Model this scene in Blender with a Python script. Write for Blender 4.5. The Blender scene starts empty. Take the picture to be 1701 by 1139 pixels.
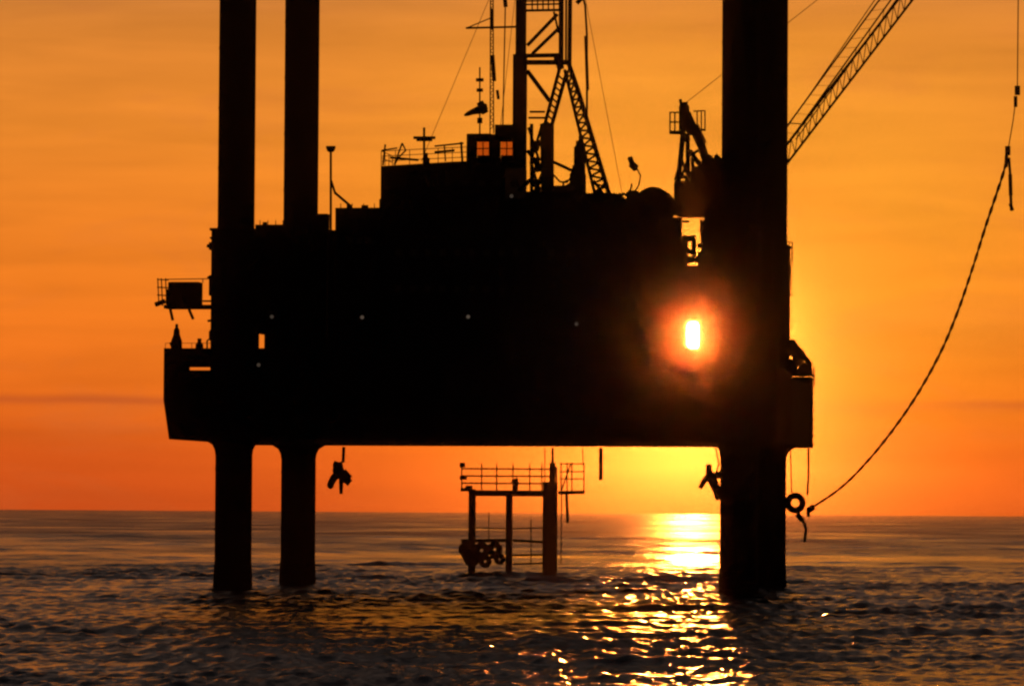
import bpy, bmesh, math, random
import numpy as np
from mathutils import Vector, Matrix

R = math.radians
random.seed(7)
rng = np.random.default_rng(11)
S = bpy.context.scene
COL = S.collection

# ------------------------------------------------------------------ camera
FPX = 7166.0                      # focal length in pixels of the 1701 px wide photograph
CAM_Z = 8.1
cam_d = bpy.data.cameras.new('camera')
cam = bpy.data.objects.new('camera', cam_d)
COL.objects.link(cam)
cam_d.sensor_width = 36.0
cam_d.lens = FPX / 1701.0 * 36.0
cam_d.clip_start = 0.5
cam_d.clip_end = 120000.0
PITCH = math.atan((846.5 - 569.5) / FPX)
ROT = Matrix.Rotation(R(90) + PITCH, 3, 'X') @ Matrix.Rotation(R(0.38), 3, 'Z')
cam.location = (0, 0, CAM_Z)
cam.rotation_euler = ROT.to_euler()
S.camera = cam

def ray(px, py):
    return (ROT @ Vector(((px - 850.5) / FPX, -(py - 569.5) / FPX, -1.0))).normalized()

SUN_DIR = ray(1151, 554)
SUN_EL = math.asin(SUN_DIR.z)
SUN_AZ = math.atan2(SUN_DIR.x, SUN_DIR.y)

# ------------------------------------------------------------------ sky
w = bpy.data.worlds.new("World")
S.world = w
w.use_nodes = True
nt = w.node_tree
nt.nodes.clear()
def N(t, **k):
    n = nt.nodes.new(t)
    for a, b in k.items():
        setattr(n, a, b)
    return n
def L(a, b): nt.links.new(a, b)
def MATH(op, a, b=None, c=None, clamp=False):
    n = N('ShaderNodeMath', operation=op); n.use_clamp = clamp
    for i, v in enumerate((a, b, c)):
        if v is None: continue
        if isinstance(v, (int, float)): n.inputs[i].default_value = v
        else: L(v, n.inputs[i])
    return n.outputs[0]
def RAMP(fac, stops, interp='EASE'):
    n = N('ShaderNodeValToRGB'); cr = n.color_ramp; cr.interpolation = interp
    while len(cr.elements) < len(stops): cr.elements.new(0.5)
    for e, (p, c) in zip(cr.elements, stops):
        e.position = p; e.color = (*c, 1)
    L(fac, n.inputs[0]); return n.outputs[0]
def MIX(fac, a, b, bt='MIX'):
    n = N('ShaderNodeMix', data_type='RGBA', blend_type=bt)
    for i, v in ((0, fac), (6, a), (7, b)):
        if isinstance(v, (int, float)): n.inputs[i].default_value = v
        elif isinstance(v, tuple): n.inputs[i].default_value = (*v, 1)
        else: L(v, n.inputs[i])
    return n.outputs[2]
def lin(r, g, b):
    f = lambda c: (c/255/12.92) if c/255 <= .04045 else ((c/255+.055)/1.055)**2.4
    return (f(r), f(g), f(b))

tc = N('ShaderNodeTexCoord')
sep = N('ShaderNodeSeparateXYZ'); L(tc.outputs['Generated'], sep.inputs[0])
X, Y, Z = sep.outputs
zt = MATH('MULTIPLY', MATH('MAXIMUM', Z, 0.0), 1/0.125)      # 0 horizon .. 1 just above the picture's top
left = RAMP(zt, [(0.0, lin(208,78,26)), (0.10, lin(216,88,26)), (0.20, lin(229,108,28)), (0.42, lin(236,124,34)),
                 (0.70, lin(229,133,44)), (1.0, lin(204,124,52))], 'LINEAR')
right = RAMP(zt, [(0.0, lin(224,96,24)), (0.09, lin(236,112,14)), (0.18, lin(243,135,16)), (0.34, lin(246,160,34)),
                  (0.55, lin(248,166,42)), (0.78, lin(248,160,50)), (1.0, lin(234,140,52))], 'LINEAR')
dx = MATH('SUBTRACT', X, float(SUN_DIR.x) + 0.006); dz = MATH('MULTIPLY', MATH('SUBTRACT', Z, float(SUN_DIR.z)), 0.55)
d2 = MATH('ADD', MATH('MULTIPLY', dx, dx), MATH('MULTIPLY', dz, dz))
glow = MATH('EXPONENT', MATH('MULTIPLY', d2, -1/(2*0.048**2)))
near = MATH('EXPONENT', MATH('MULTIPLY', d2, -1/(2*0.026**2)))
base = MIX(glow, left, right)
base = MIX(MATH('MULTIPLY', near, .62), base, (.50, .17, .02))
mp3 = N('ShaderNodeMapping'); L(tc.outputs['Generated'], mp3.inputs[0]); mp3.inputs['Scale'].default_value = (16, 16, 60); mp3.inputs['Rotation'].default_value = (0, R(2.5), 0)
nz3 = N('ShaderNodeTexNoise'); L(mp3.outputs[0], nz3.inputs['Vector']); nz3.inputs['Scale'].default_value = 1.0; nz3.inputs['Detail'].default_value = 8; nz3.inputs['Roughness'].default_value = .62; nz3.inputs['Distortion'].default_value = .8
wisp = N('ShaderNodeMapRange'); L(nz3.outputs[0], wisp.inputs[0]); wisp.inputs[1].default_value = .52; wisp.inputs[2].default_value = .72
base = MIX(MATH('MULTIPLY', wisp.outputs[0], .28), base, lin(196, 108, 56))
# thin stretched evening cloud
mp = N('ShaderNodeMapping'); L(tc.outputs['Generated'], mp.inputs[0]); mp.inputs['Scale'].default_value = (9, 9, 95)
nz = N('ShaderNodeTexNoise'); L(mp.outputs[0], nz.inputs['Vector']); nz.inputs['Scale'].default_value = 1.6
nz.inputs['Detail'].default_value = 5; nz.inputs['Roughness'].default_value = .55; nz.inputs['Distortion'].default_value = .4
cl = MATH('MULTIPLY_ADD', MATH('SUBTRACT', nz.outputs[0], 0.5), 0.55, 1.0)
base = MIX(1.0, base, cl, 'MULTIPLY')
# low darker streak a little above the horizon
mp2 = N('ShaderNodeMapping'); L(tc.outputs['Generated'], mp2.inputs[0]); mp2.inputs['Scale'].default_value = (14, 14, 30)
nz2 = N('ShaderNodeTexNoise'); L(mp2.outputs[0], nz2.inputs['Vector']); nz2.inputs['Scale'].default_value = 1.0; nz2.inputs['Detail'].default_value = 3
zc = MATH('ADD', 0.0245, MATH('MULTIPLY', MATH('SUBTRACT', nz2.outputs[0], .5), .006))
st = MATH('DIVIDE', MATH('SUBTRACT', Z, zc), 0.0011)
st = MATH('EXPONENT', MATH('MULTIPLY', MATH('MULTIPLY', st, st), -1.0))
st = MATH('MULTIPLY', st, MATH('SUBTRACT', 1.15, glow, clamp=True))
st = MATH('MULTIPLY', st, MATH('MULTIPLY', nz2.outputs[0], 0.85))
base = MIX(st, base, lin(150, 62, 40))
# above the picture: down to dusk
dusk = RAMP(MATH('MAXIMUM', Z, 0.0), [(0.0, (.22, .115, .07)), (0.15, (.15, .090, .066)), (0.26, (.108, .080, .070)), (0.5, (.060, .054, .058)), (1.0, (.022, .026, .038))], 'LINEAR')
hf = N('ShaderNodeMapRange', interpolation_type='SMOOTHSTEP'); L(Z, hf.inputs[0]); hf.inputs[1].default_value = .108; hf.inputs[2].default_value = .15
base = MIX(hf.outputs[0], base, dusk)
# away from the sun: darker
back = MATH('MULTIPLY_ADD', Y, 0.5, 0.5, clamp=True)
back = RAMP(back, [(0.0, (.022, .030, .05)), (0.62, (.05, .055, .07)), (0.93, (.45, .42, .42)), (0.985, (1, 1, 1)), (1.0, (1, 1, 1))], 'LINEAR')
base = MIX(1.0, base, back, 'MULTIPLY')
sky = N('ShaderNodeTexSky', sky_type='NISHITA')
sky.sun_disc = False; sky.sun_elevation = SUN_EL; sky.sun_rotation = SUN_AZ
sky.dust_density = 6.0; sky.air_density = 1.6; sky.altitude = 10
bg1 = N('ShaderNodeBackground'); L(sky.outputs[0], bg1.inputs[0]); bg1.inputs[1].default_value = 0.004
bg2 = N('ShaderNodeBackground'); L(base, bg2.inputs[0]); bg2.inputs[1].default_value = 1.0
# the sun's own disc, half a degree across
dot = N('ShaderNodeVectorMath', operation='DISTANCE'); L(tc.outputs['Generated'], dot.inputs[0]); dot.inputs[1].default_value = SUN_DIR
disc = MATH('LESS_THAN', dot.outputs['Value'], math.sin(R(0.266)))
bg3 = N('ShaderNodeBackground'); bg3.inputs[0].default_value = (1, .80, .42, 1)
L(MATH('MULTIPLY', disc, 7.0), bg3.inputs[1])
a1 = N('ShaderNodeAddShader'); L(bg1.outputs[0], a1.inputs[0]); L(bg2.outputs[0], a1.inputs[1])
a2 = N('ShaderNodeAddShader'); L(a1.outputs[0], a2.inputs[0]); L(bg3.outputs[0], a2.inputs[1])
wo = N('ShaderNodeOutputWorld'); L(a2.outputs[0], wo.inputs[0])

# ------------------------------------------------------------------ sun
sd = bpy.data.lights.new('sun', 'SUN')
sd.energy = 0.58; sd.angle = R(0.53); sd.color = (1.0, 0.23, 0.03)
sun = bpy.data.objects.new('sun', sd); COL.objects.link(sun)
sun.rotation_euler = (-SUN_DIR).to_track_quat('-Z', 'Y').to_euler()

S.view_settings.view_transform = 'Standard'
S.view_settings.look = 'None'
S.view_settings.exposure = 0.0
S.view_settings.gamma = 1.0
S.cycles.filter_width = 2.4          # the photograph is a soft enlargement
S.cycles.sample_clamp_indirect = 4.0
S.cycles.denoising_input_passes = 'RGB'      # keeps the glow in the haze smooth
S.cycles.max_bounces = 6
S.cycles.volume_bounces = 0

# ------------------------------------------------------------------ materials
def mat(name, col, rough=.6, metal=0.0, var=.35, scale=.6, emit=None, es=0.0, bump=.0):
    m = bpy.data.materials.new(name); m.use_nodes = True
    t = m.node_tree; b = t.nodes['Principled BSDF']
    tcn = t.nodes.new('ShaderNodeTexCoord')
    n = t.nodes.new('ShaderNodeTexNoise'); n.inputs['Scale'].default_value = scale; n.inputs['Detail'].default_value = 6
    t.links.new(tcn.outputs['Object'], n.inputs['Vector'])
    r = t.nodes.new('ShaderNodeValToRGB')
    r.color_ramp.elements[0].position = .32; r.color_ramp.elements[1].position = .68
    r.color_ramp.elements[0].color = (*[c*(1-var) for c in col], 1)
    r.color_ramp.elements[1].color = (*[min(1, c*(1+var)) for c in col], 1)
    t.links.new(n.outputs[0], r.inputs[0]); t.links.new(r.outputs[0], b.inputs['Base Color'])
    b.inputs['Roughness'].default_value = rough; b.inputs['Metallic'].default_value = metal; b.inputs['Specular IOR Level'].default_value = .5 if rough < .3 else .03
    if bump:
        bp = t.nodes.new('ShaderNodeBump'); bp.inputs['Strength'].default_value = bump
        t.links.new(n.outputs[0], bp.inputs['Height']); t.links.new(bp.outputs[0], b.inputs['Normal'])
    if emit:
        b.inputs['Emission Color'].default_value = (*emit, 1); b.inputs['Emission Strength'].default_value = es
    return m
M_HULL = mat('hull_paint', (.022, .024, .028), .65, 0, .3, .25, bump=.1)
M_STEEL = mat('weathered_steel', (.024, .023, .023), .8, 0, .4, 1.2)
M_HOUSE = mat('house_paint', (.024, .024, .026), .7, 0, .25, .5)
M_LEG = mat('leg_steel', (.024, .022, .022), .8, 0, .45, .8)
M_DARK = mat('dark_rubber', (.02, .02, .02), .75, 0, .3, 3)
M_SKYLIT = mat('skylit_orange_paint', (.62, .21, .07), .6, 0, .4, 1.3)  # lighter orange stands in for sky reflected on the side panel
M_GLASS = mat('window_glass', (.03, .035, .04), .12, 0, .1, 1)
M_ROPE = mat('rope_fibre', (.34, .17, .08), .85, 0, .3, 4)
M_RED = mat('red_oxide_paint', (.07, .02, .014), .6, 0, .35, 2)
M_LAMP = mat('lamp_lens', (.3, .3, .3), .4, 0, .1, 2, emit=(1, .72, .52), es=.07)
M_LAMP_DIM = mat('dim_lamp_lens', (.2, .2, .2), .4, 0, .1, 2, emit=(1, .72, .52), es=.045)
M_REDGLASS = mat('amber_glass', (.5, .14, .05), .25, 0, .2, 2)

def tinted_glass():
    m = bpy.data.materials.new('tinted_glass'); m.use_nodes = True
    b = m.node_tree.nodes['Principled BSDF']; b.inputs['Base Color'].default_value = (.50, .21, .12, 1)
    b.inputs['Transmission Weight'].default_value = 1; b.inputs['IOR'].default_value = 1.02; b.inputs['Roughness'].default_value = .02
    return m
M_REDGLASS = tinted_glass()

# ------------------------------------------------------------------ rig frame
YAW = R(9.6)                       # the rig is turned this far clockwise
UX = Vector((math.cos(YAW), -math.sin(YAW), 0)); VX = Vector((math.sin(YAW), math.cos(YAW), 0))
def hit_y(px, py, y):
    d = ray(px, py); return Vector((0, 0, CAM_Z)) + d * (y / d.y)
O = hit_y(388.5, 745, 430.0); O.z = 0
RIGM = Matrix(((UX.x, VX.x, 0), (UX.y, VX.y, 0), (0, 0, 1)))
def P(px, py, v):
    """rig-frame point (u, v, z) seen at photo pixel px, py on the plane v"""
    d = ray(px, py); c = Vector((0, 0, CAM_Z)) - O
    t = (v - c.dot(VX)) / d.dot(VX)
    q = c + d * t
    return Vector((q.dot(UX), v, q.z))
def to_world(p): return O + UX * p[0] + VX * p[1] + Vector((0, 0, p[2]))

# ------------------------------------------------------------------ mesh builder
class MB:
    fat = 1.0
    def __init__(self): self.bm = bmesh.new()
    def box(self, u0, u1, v0, v1, z0, z1, bev=0.0):
        vs = [self.bm.verts.new(p) for p in ((u0,v0,z0),(u1,v0,z0),(u1,v1,z0),(u0,v1,z0),(u0,v0,z1),(u1,v0,z1),(u1,v1,z1),(u0,v1,z1))]
        fs = [self.bm.faces.new([vs[i] for i in f]) for f in ((0,3,2,1),(4,5,6,7),(0,1,5,4),(1,2,6,5),(2,3,7,6),(3,0,4,7))]
        if bev:
            es = {e for f in fs for e in f.edges}
            bmesh.ops.bevel(self.bm, geom=list(es), offset=bev, segments=2, affect='EDGES')
        return self
    def sil(self, x0, x1, yt, yb, v0, v1, bev=0.0):
        """box whose outline is x0..x1, yt..yb of the photograph between depths v0 and v1"""
        m = (x0+x1)/2
        u0 = P(x0, yt, v0).x; u1 = max(P(x1, yt, v1).x, u0 + .15)
        return self.box(u0, u1, v0, v1, P(m, yb, v1).z, P(m, yt, v0).z, bev)
    def prism(self, poly, v0, v1):
        """poly of (u, z) extruded from v0 to v1"""
        a = [self.bm.verts.new((u, v0, z)) for u, z in poly]; b = [self.bm.verts.new((u, v1, z)) for u, z in poly]
        n = len(poly); self.bm.faces.new(a); self.bm.faces.new(b[::-1])
        for i in range(n): self.bm.faces.new((a[i], b[i], b[(i+1) % n], a[(i+1) % n]))
        return self
    def tube(self, pts, r, seg=8, r2=None):
        pts = [Vector(p) for p in pts]; rings = []; n = len(pts)
        up0 = None
        for i, p in enumerate(pts):
            t = (pts[min(i+1, n-1)] - pts[max(i-1, 0)]).normalized()
            if up0 is None or abs(up0.dot(t)) > .95: up0 = Vector((0, 1, 0)) if abs(t.y) < .9 else Vector((1, 0, 0))
            a = t.cross(up0).normalized(); b = t.cross(a).normalized(); up0 = -b if -b.dot(up0) > 0 else b
            rr = r if r2 is None else r + (r2 - r) * i / max(1, n-1)
            rings.append([self.bm.verts.new(p + (a*math.cos(k*2*math.pi/seg) + b*math.sin(k*2*math.pi/seg))*rr) for k in range(seg)])
        for A, B in zip(rings, rings[1:]):
            for k in range(seg): self.bm.faces.new((A[k], A[(k+1) % seg], B[(k+1) % seg], B[k]))
        self.bm.faces.new(rings[0][::-1]); self.bm.faces.new(rings[-1])
        return self
    def px(self, pts, v, wpx, seg=8):
        """tube through photo pixels on plane v, wpx wide in photo pixels"""
        q = [P(x, y, v) for x, y in pts]
        d = (to_world(q[0]) - Vector((0, 0, CAM_Z))).length
        return self.tube(q, wpx * MB.fat * d / FPX / 2, seg)
    def lathe(self, c, prof, seg=24):
        c = Vector(c); rings = []
        for r, z in prof:
            rings.append([self.bm.verts.new(c + Vector((math.cos(k*2*math.pi/seg)*r, math.sin(k*2*math.pi/seg)*r, z))) for k in range(seg)])
        for A, B in zip(rings, rings[1:]):
            for k in range(seg): self.bm.faces.new((A[k], A[(k+1) % seg], B[(k+1) % seg], B[k]))
        self.bm.faces.new(rings[0][::-1]); self.bm.faces.new(rings[-1])
        return self
    def ball(self, c, r, sc=(1, 1, 1), sub=2):
        m = Matrix.Translation(Vector(c)) @ Matrix.Diagonal((*[r*s for s in sc], 1))
        bmesh.ops.create_icosphere(self.bm, subdivisions=sub, radius=1, matrix=m); return self
    def torus(self, c, R1, r, axis='v', n=28, m=12):
        c = Vector(c); rows = []
        for i in range(n):
            a = 2*math.pi*i/n; row = []
            for j in range(m):
                b = 2*math.pi*j/m; q = R1 + r*math.cos(b)
                if axis == 'v': p = Vector((q*math.cos(a), r*math.sin(b), q*math.sin(a)))
                else: p = Vector((r*math.sin(b), q*math.cos(a), q*math.sin(a)))
                row.append(self.bm.verts.new(c + p))
            rows.append(row)
        for i in range(n):
            for j in range(m):
                self.bm.faces.new((rows[i][j], rows[(i+1) % n][j], rows[(i+1) % n][(j+1) % m], rows[i][(j+1) % m]))
        return self
    def build_each(self, name, m, parent):
        """one object for every separate piece"""
        left_ = set(self.bm.verts); out = []
        while left_:
            st = [left_.pop()]; isl = set(st)
            while st:
                for e in st.pop().link_edges:
                    for v_ in e.verts:
                        if v_ in left_: left_.discard(v_); isl.add(v_); st.append(v_)
            out.append(isl)
        for isl in out:
            q = MB(); mp_ = {v_: q.bm.verts.new(v_.co) for v_ in isl}
            for f in self.bm.faces:
                if f.verts[0] in isl: q.bm.faces.new([mp_[v_] for v_ in f.verts])
            q.build(name, m, parent)
        self.bm.free()
    def build(self, name, m, parent, smooth=False, label=None):
        bmesh.ops.recalc_face_normals(self.bm, faces=self.bm.faces)
        base = parent.get('_b') if parent else (0, 0, 0)
        bmesh.ops.translate(self.bm, verts=self.bm.verts, vec=-Vector(base))
        me = bpy.data.meshes.new(name); self.bm.to_mesh(me); self.bm.free(); me.materials.append(m)
        if smooth:
            me.shade_smooth()
        o = bpy.data.objects.new(name, me); COL.objects.link(o); o.parent = parent; o['_b'] = list(base)
        if label: o['label'] = label
        return o
def thing(name, label, cat, base, group=None):
    o = bpy.data.objects.new(name, None); COL.objects.link(o)
    o.location = to_world(base); o.rotation_euler = (0, 0, -YAW); o['_b'] = list(base)
    o['label'] = label; o['category'] = cat
    if group: o['group'] = group
    return o
def single(mb, name, m, label, cat, base, smooth=False, group=None):
    """a thing that is one mesh"""
    e = {'_b': list(base)}
    pass
    bmesh.ops.recalc_face_normals(mb.bm, faces=mb.bm.faces)
    bmesh.ops.translate(mb.bm, verts=mb.bm.verts, vec=-Vector(base))
    me = bpy.data.meshes.new(name); mb.bm.to_mesh(me); mb.bm.free(); me.materials.append(m)
    if smooth: me.shade_smooth()
    o = bpy.data.objects.new(name, me); COL.objects.link(o)
    o.location = to_world(base); o.rotation_euler = (0, 0, -YAW)
    o['label'] = label; o['category'] = cat; o['_b'] = list(base)
    if group: o['group'] = group
    return o
def copy_thing(root, base, label):
    c = root.copy(); COL.objects.link(c); c.location = to_world(base); c['label'] = label
    for ch in [k for k in list(COL.objects) if k.parent == root]:
        d = ch.copy(); COL.objects.link(d); d.parent = c
        for g in [k for k in list(COL.objects) if k.parent == ch]:
            e = g.copy(); COL.objects.link(e); e.parent = d
    return c

# ------------------------------------------------------------------ water
def build_water():
    # one sheet round the camera out to the horizon, finer where it is looked at
    rr = [3.0]
    while rr[-1] < 170: rr.append(rr[-1]*1.05)
    while rr[-1] < 620: rr.append(rr[-1]*1.0013)
    while rr[-1] < 1300: rr.append(rr[-1]*1.0022)
    while rr[-1] < 11500: rr.append(rr[-1]*1.02)
    rr = np.array(rr); dr = np.gradient(rr)
    fine = np.arange(R(-9.5), R(9.5), 0.0008)
    co = np.concatenate([np.arange(R(9.5), R(180), R(1.5)), np.arange(R(-180)+R(1.5), R(-9.5), R(1.5))])
    th = np.sort(np.concatenate([fine, co])); dth = np.gradient(th)
    nr, nth = len(rr), len(th)
    RR, TH = np.meshgrid(rr, th, indexing='ij')
    X = RR*np.sin(TH); Y = RR*np.cos(TH)
    sp = np.maximum(dr[:, None]*np.ones_like(TH), RR*dth[None, :])
    # calmer streaks lie across the view: wave height falls there
    calm = np.zeros_like(X)
    for yc, wd, st, ph in ((742, 46, .85, 0), (900, 30, .45, 2), (1060, 60, .35, 4), (640, 14, .4, 5)):
        off = 10*np.sin(X/83+ph) + 5*np.sin(X/31+ph*2)
        calm += st*np.exp(-((Y+off-yc)/wd)**2) * (0.75+.25*np.sin(X/47+ph*3))
    amp = 1 - np.clip(calm, 0, .9) + .55*np.exp(-((Y+6*np.sin(X/60)-480)/58)**2)
    gust = 1 + .22*np.sin(X/23+Y/61)+.18*np.sin(X/11-Y/37+1.3)+.14*np.sin(X/41+Y/19+.4)
    H = np.zeros_like(X); DX = np.zeros_like(X); DY = np.zeros_like(X)
    lam = np.exp(np.linspace(math.log(.8), math.log(22), 96))
    for l in lam:
        k = 2*math.pi/l
        a = 0.044*l/(2*math.pi) * (1.15 if l < 2.6 else .32) * rng.uniform(.6, 1.4)
        ang = rng.normal(R(-82), R(62 if l < 3.5 else 28))
        kx, ky = k*math.cos(ang), k*math.sin(ang)
        ph = rng.uniform(0, 2*math.pi)
        att = np.clip((l/sp - 1.8)/1.8, 0, 1)
        arg = kx*X + ky*Y + ph
        A = a*att
        H += A*np.cos(arg); DX += -A*math.cos(ang)*np.sin(arg); DY += -A*math.sin(ang)*np.sin(arg)
    g = amp*gust
    H *= g; X2 = X + DX*g*.9; Y2 = Y + DY*g*.9
    v = np.stack([X2, Y2, H], -1).reshape(-1, 3)
    cidx = len(v); v = np.vstack([v, [[0, 0, 0]]])
    i = np.arange(nr-1)[:, None]; j = np.arange(nth)[None, :]; j2 = (j+1) % nth
    f = np.stack([i*nth+j, (i+1)*nth+j, (i+1)*nth+j2, i*nth+j2], -1).reshape(-1, 4)
    jj = np.arange(nth); tri = np.stack([np.full(nth, cidx), jj, (jj+1) % nth], -1)
    me = bpy.data.meshes.new('water')
    nq, ntri = len(f), len(tri)
    me.vertices.add(len(v)); me.vertices.foreach_set('co', v.astype(np.float32).ravel())
    loops = np.concatenate([f.ravel(), tri.ravel()]).astype(np.int32)
    me.loops.add(len(loops)); me.loops.foreach_set('vertex_index', loops)
    starts = np.concatenate([np.arange(nq)*4, nq*4 + np.arange(ntri)*3]).astype(np.int32)
    me.polygons.add(nq+ntri); me.polygons.foreach_set('loop_start', starts)
    me.update(calc_edges=True); me.validate()
    me.polygons.foreach_set('use_smooth', np.ones(nq+ntri, bool))
    # face up?
    if me.polygons[100].normal.z < 0: me.flip_normals()
    o = bpy.data.objects.new('water', me); COL.objects.link(o)
    o['kind'] = 'structure'; o['label'] = 'dark choppy sea with the low sun glittering on it'
    m = bpy.data.materials.new('sea_water'); m.use_nodes = True
    t = m.node_tree; b = t.nodes['Principled BSDF']
    b.inputs['Base Color'].default_value = (.012, .012, .012, 1); b.inputs['IOR'].default_value = 1.333
    gm = t.nodes.new('ShaderNodeNewGeometry')
    def noise(scale, det, sx=1, sy=1):
        mpn = t.nodes.new('ShaderNodeMapping'); mpn.inputs['Scale'].default_value = (sx, sy, 1)
        t.links.new(gm.outputs['Position'], mpn.inputs[0])
        n = t.nodes.new('ShaderNodeTexNoise'); n.inputs['Scale'].default_value = scale; n.inputs['Detail'].default_value = det
        n.inputs['Roughness'].default_value = .6
        t.links.new(mpn.outputs[0], n.inputs['Vector']); return n.outputs[0]
    n1 = noise(1.3, 7, 1.0, 1.4); n2 = noise(.006, 9, 2.2, .8)
    # ruffled and calm patches
    cr = t.nodes.new('ShaderNodeMapRange'); cr.inputs[1].default_value = .35; cr.inputs[2].default_value = .65
    cr.inputs[3].default_value = .12; cr.inputs[4].default_value = 1.0
    t.links.new(n2, cr.inputs[0])
    sx = t.nodes.new('ShaderNodeSeparateXYZ'); t.links.new(gm.outputs['Position'], sx.inputs[0])
    def mth(op, a, bb=None):
        q = t.nodes.new('ShaderNodeMath'); q.operation = op
        for ii, vv in enumerate((a, bb)):
            if vv is None: continue
            if isinstance(vv, (int, float)): q.inputs[ii].default_value = vv
            else: t.links.new(vv, q.inputs[ii])
        return q.outputs[0]
    pn_ = noise(.028, 4, .8, .3)
    pr = t.nodes.new('ShaderNodeMapRange'); pr.inputs[1].default_value = .40; pr.inputs[2].default_value = .60; t.links.new(pn_, pr.inputs[0]); patch = pr.outputs[0]
    wob = mth('MULTIPLY', mth('SINE', mth('MULTIPLY', sx.outputs[0], .043)), 12.0)
    q = mth('DIVIDE', mth('ADD', mth('SUBTRACT', sx.outputs[1], 742.0), wob), 46.0)
    band = mth('SUBTRACT', 1.0, mth('MULTIPLY', mth('EXPONENT', mth('MULTIPLY', mth('MULTIPLY', q, q), -1.0)), mth('MULTIPLY', patch, .95)))
    ln = t.nodes.new('ShaderNodeVectorMath'); ln.operation = 'LENGTH'; t.links.new(gm.outputs['Position'], ln.inputs[0])
    rg = t.nodes.new('ShaderNodeMapRange'); t.links.new(ln.outputs['Value'], rg.inputs[0])
    rg.inputs[1].default_value = 300; rg.inputs[2].default_value = 1500; rg.inputs[3].default_value = .13; rg.inputs[4].default_value = .36
    t.links.new(mth('MULTIPLY', mth('MULTIPLY', rg.outputs[0], mth('ADD', .25, mth('MULTIPLY', band, .75))), mth('ADD', .45, mth('MULTIPLY', cr.outputs[0], .75))), b.inputs['Roughness'])
    bp = t.nodes.new('ShaderNodeBump'); bp.inputs['Distance'].default_value = .4
    t.links.new(mth('MULTIPLY', mth('MULTIPLY', cr.outputs[0], band), .9), bp.inputs['Strength'])
    t.links.new(n1, bp.inputs['Height']); t.links.new(bp.outputs[0], b.inputs['Normal'])
    me.materials.append(m)
build_water()

# ------------------------------------------------------------------ the rig
rig = thing('jackup_rig', 'huge dark jack-up drilling rig standing on four round legs in the sea', 'oil rig', (0, 0, 0))
V0, V1 = -4.0, 34.0
ul = P(272, 600, V0).x; ulb = P(280.5, 735, V0).x; ur = P(1349, 680, V1).x
ZB = 14.85; ZD = P(300, 619, V0).z; ZT = P(300, 578, V0).z
LEFTK = P(272, 664, V0).z
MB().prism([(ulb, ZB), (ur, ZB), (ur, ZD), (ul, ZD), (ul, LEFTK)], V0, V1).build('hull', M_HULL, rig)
# bulwark along the near side with a long freeing slot, and low rails elsewhere
b = MB(); zs0, zs1 = P(336, 614.5, V0).z, P(336, 610, V0).z
us0, us1 = P(315, 612, V0).x, P(358, 612, V0).x
b.box(ul, us0, V0, V0+.12, ZD, ZT); b.box(us1, ur, V0, V0+.12, ZD, ZT)
b.box(us0, us1, V0, V0+.12, ZD, zs0); b.box(us0, us1, V0, V0+.12, zs1, ZT)
for k in range(36):
    u = us1 + .6 + (ur-us1-1.2)*k/35
    b.box(u-.04, u+.04, V0+.12, V0+.7, ZD, ZT-.1)
b.build('bulwark', M_HULL, rig)
fd = MB()                                   # rubbing strakes on the near side
for z in (ZB+1.1, ZB+3.6): fd.box(ulb+.8, ur-.3, V0-.18, V0, z-.12, z+.12)
fd.build('rubbing_strake', M_STEEL, rig)
def railing(pts, h=1.1, r=.035, every=1.6, rails=(1.0, .55)):
    m = MB()
    for a, c in zip(pts, pts[1:]):
        a, c = Vector(a), Vector(c); n = max(1, int((c-a).length/every))
        for k in range(n+1):
            p = a.lerp(c, k/n); m.tube([p, p+Vector((0, 0, h))], r, 5)
        for q in rails: m.tube([a+Vector((0, 0, h*q)), c+Vector((0, 0, h*q))], r, 5)
    return m
railing([(ur-.1, V0+.6, ZD), (ur-.1, V1-.1, ZD), (ul+20, V1-.1, ZD)]).build('railing', M_STEEL, rig)

# legs
LEGR = 1.83
legpos = [(0, 0), None, None, None]
def leg_uv(px, v): return P(px, 745, v).x
spots = [(0.0, 0.0), (leg_uv(496, 30.0), 30.0), (leg_uv(1227.5, 0.0), 0.0), (leg_uv(1276.5, 30.0), 30.0)]
LT = 92.0
lm = MB(); lm.lathe((0, 0, 0), [(LEGR, -12.0), (LEGR, LT-.3), (LEGR-.2, LT)], 48)
for z in np.arange(-6, LT, 6.0): lm.lathe((0, 0, z), [(LEGR+.025, -.14), (LEGR+.025, .14)], 48)
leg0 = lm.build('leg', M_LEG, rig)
rk = MB()
for s in (-1, 1):
    rk.box(s*(LEGR-.02) if s < 0 else LEGR-.05, s*(LEGR-.02)+.05 if s < 0 else LEGR+.02, -.22, .22, 2, LT-2)
for vv in (-1,):
    rk.box(-.2, .2, -LEGR-.09, -LEGR+.06, 2, LT-2)
    for z in np.arange(16, LT-3, .62): rk.box(-.14, .14, -LEGR-.17, -LEGR-.09, z, z+.3)
rack0 = rk.build('gear_rack', M_STEEL, leg0)
mg = MB(); rings = []  # dark sleeve added so the leg foot blends into its dark reflection
for z in np.arange(-3, 2.6, .12):
    rings.append([mg.bm.verts.new((math.cos(k*2*math.pi/72)*rq, math.sin(k*2*math.pi/72)*rq, z)) for k in range(72) for rq in [LEGR+.04+random.uniform(0, .13)*max(.1, min(1, (2.7-z)/2.2))]])
for A_, B_ in zip(rings, rings[1:]):
    for k in range(72): mg.bm.faces.new((A_[k], A_[(k+1) % 72], B_[(k+1) % 72], B_[k]))
sleeve0 = mg.build('dark_leg_sleeve', M_DARK, leg0)
for (u, v) in spots[1:]:
    l = leg0.copy(); COL.objects.link(l); l.parent = rig; l.location = (u, v, 0)
    r_ = rack0.copy(); COL.objects.link(r_); r_.parent = l
    r_ = sleeve0.copy(); COL.objects.link(r_); r_.parent = l
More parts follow.
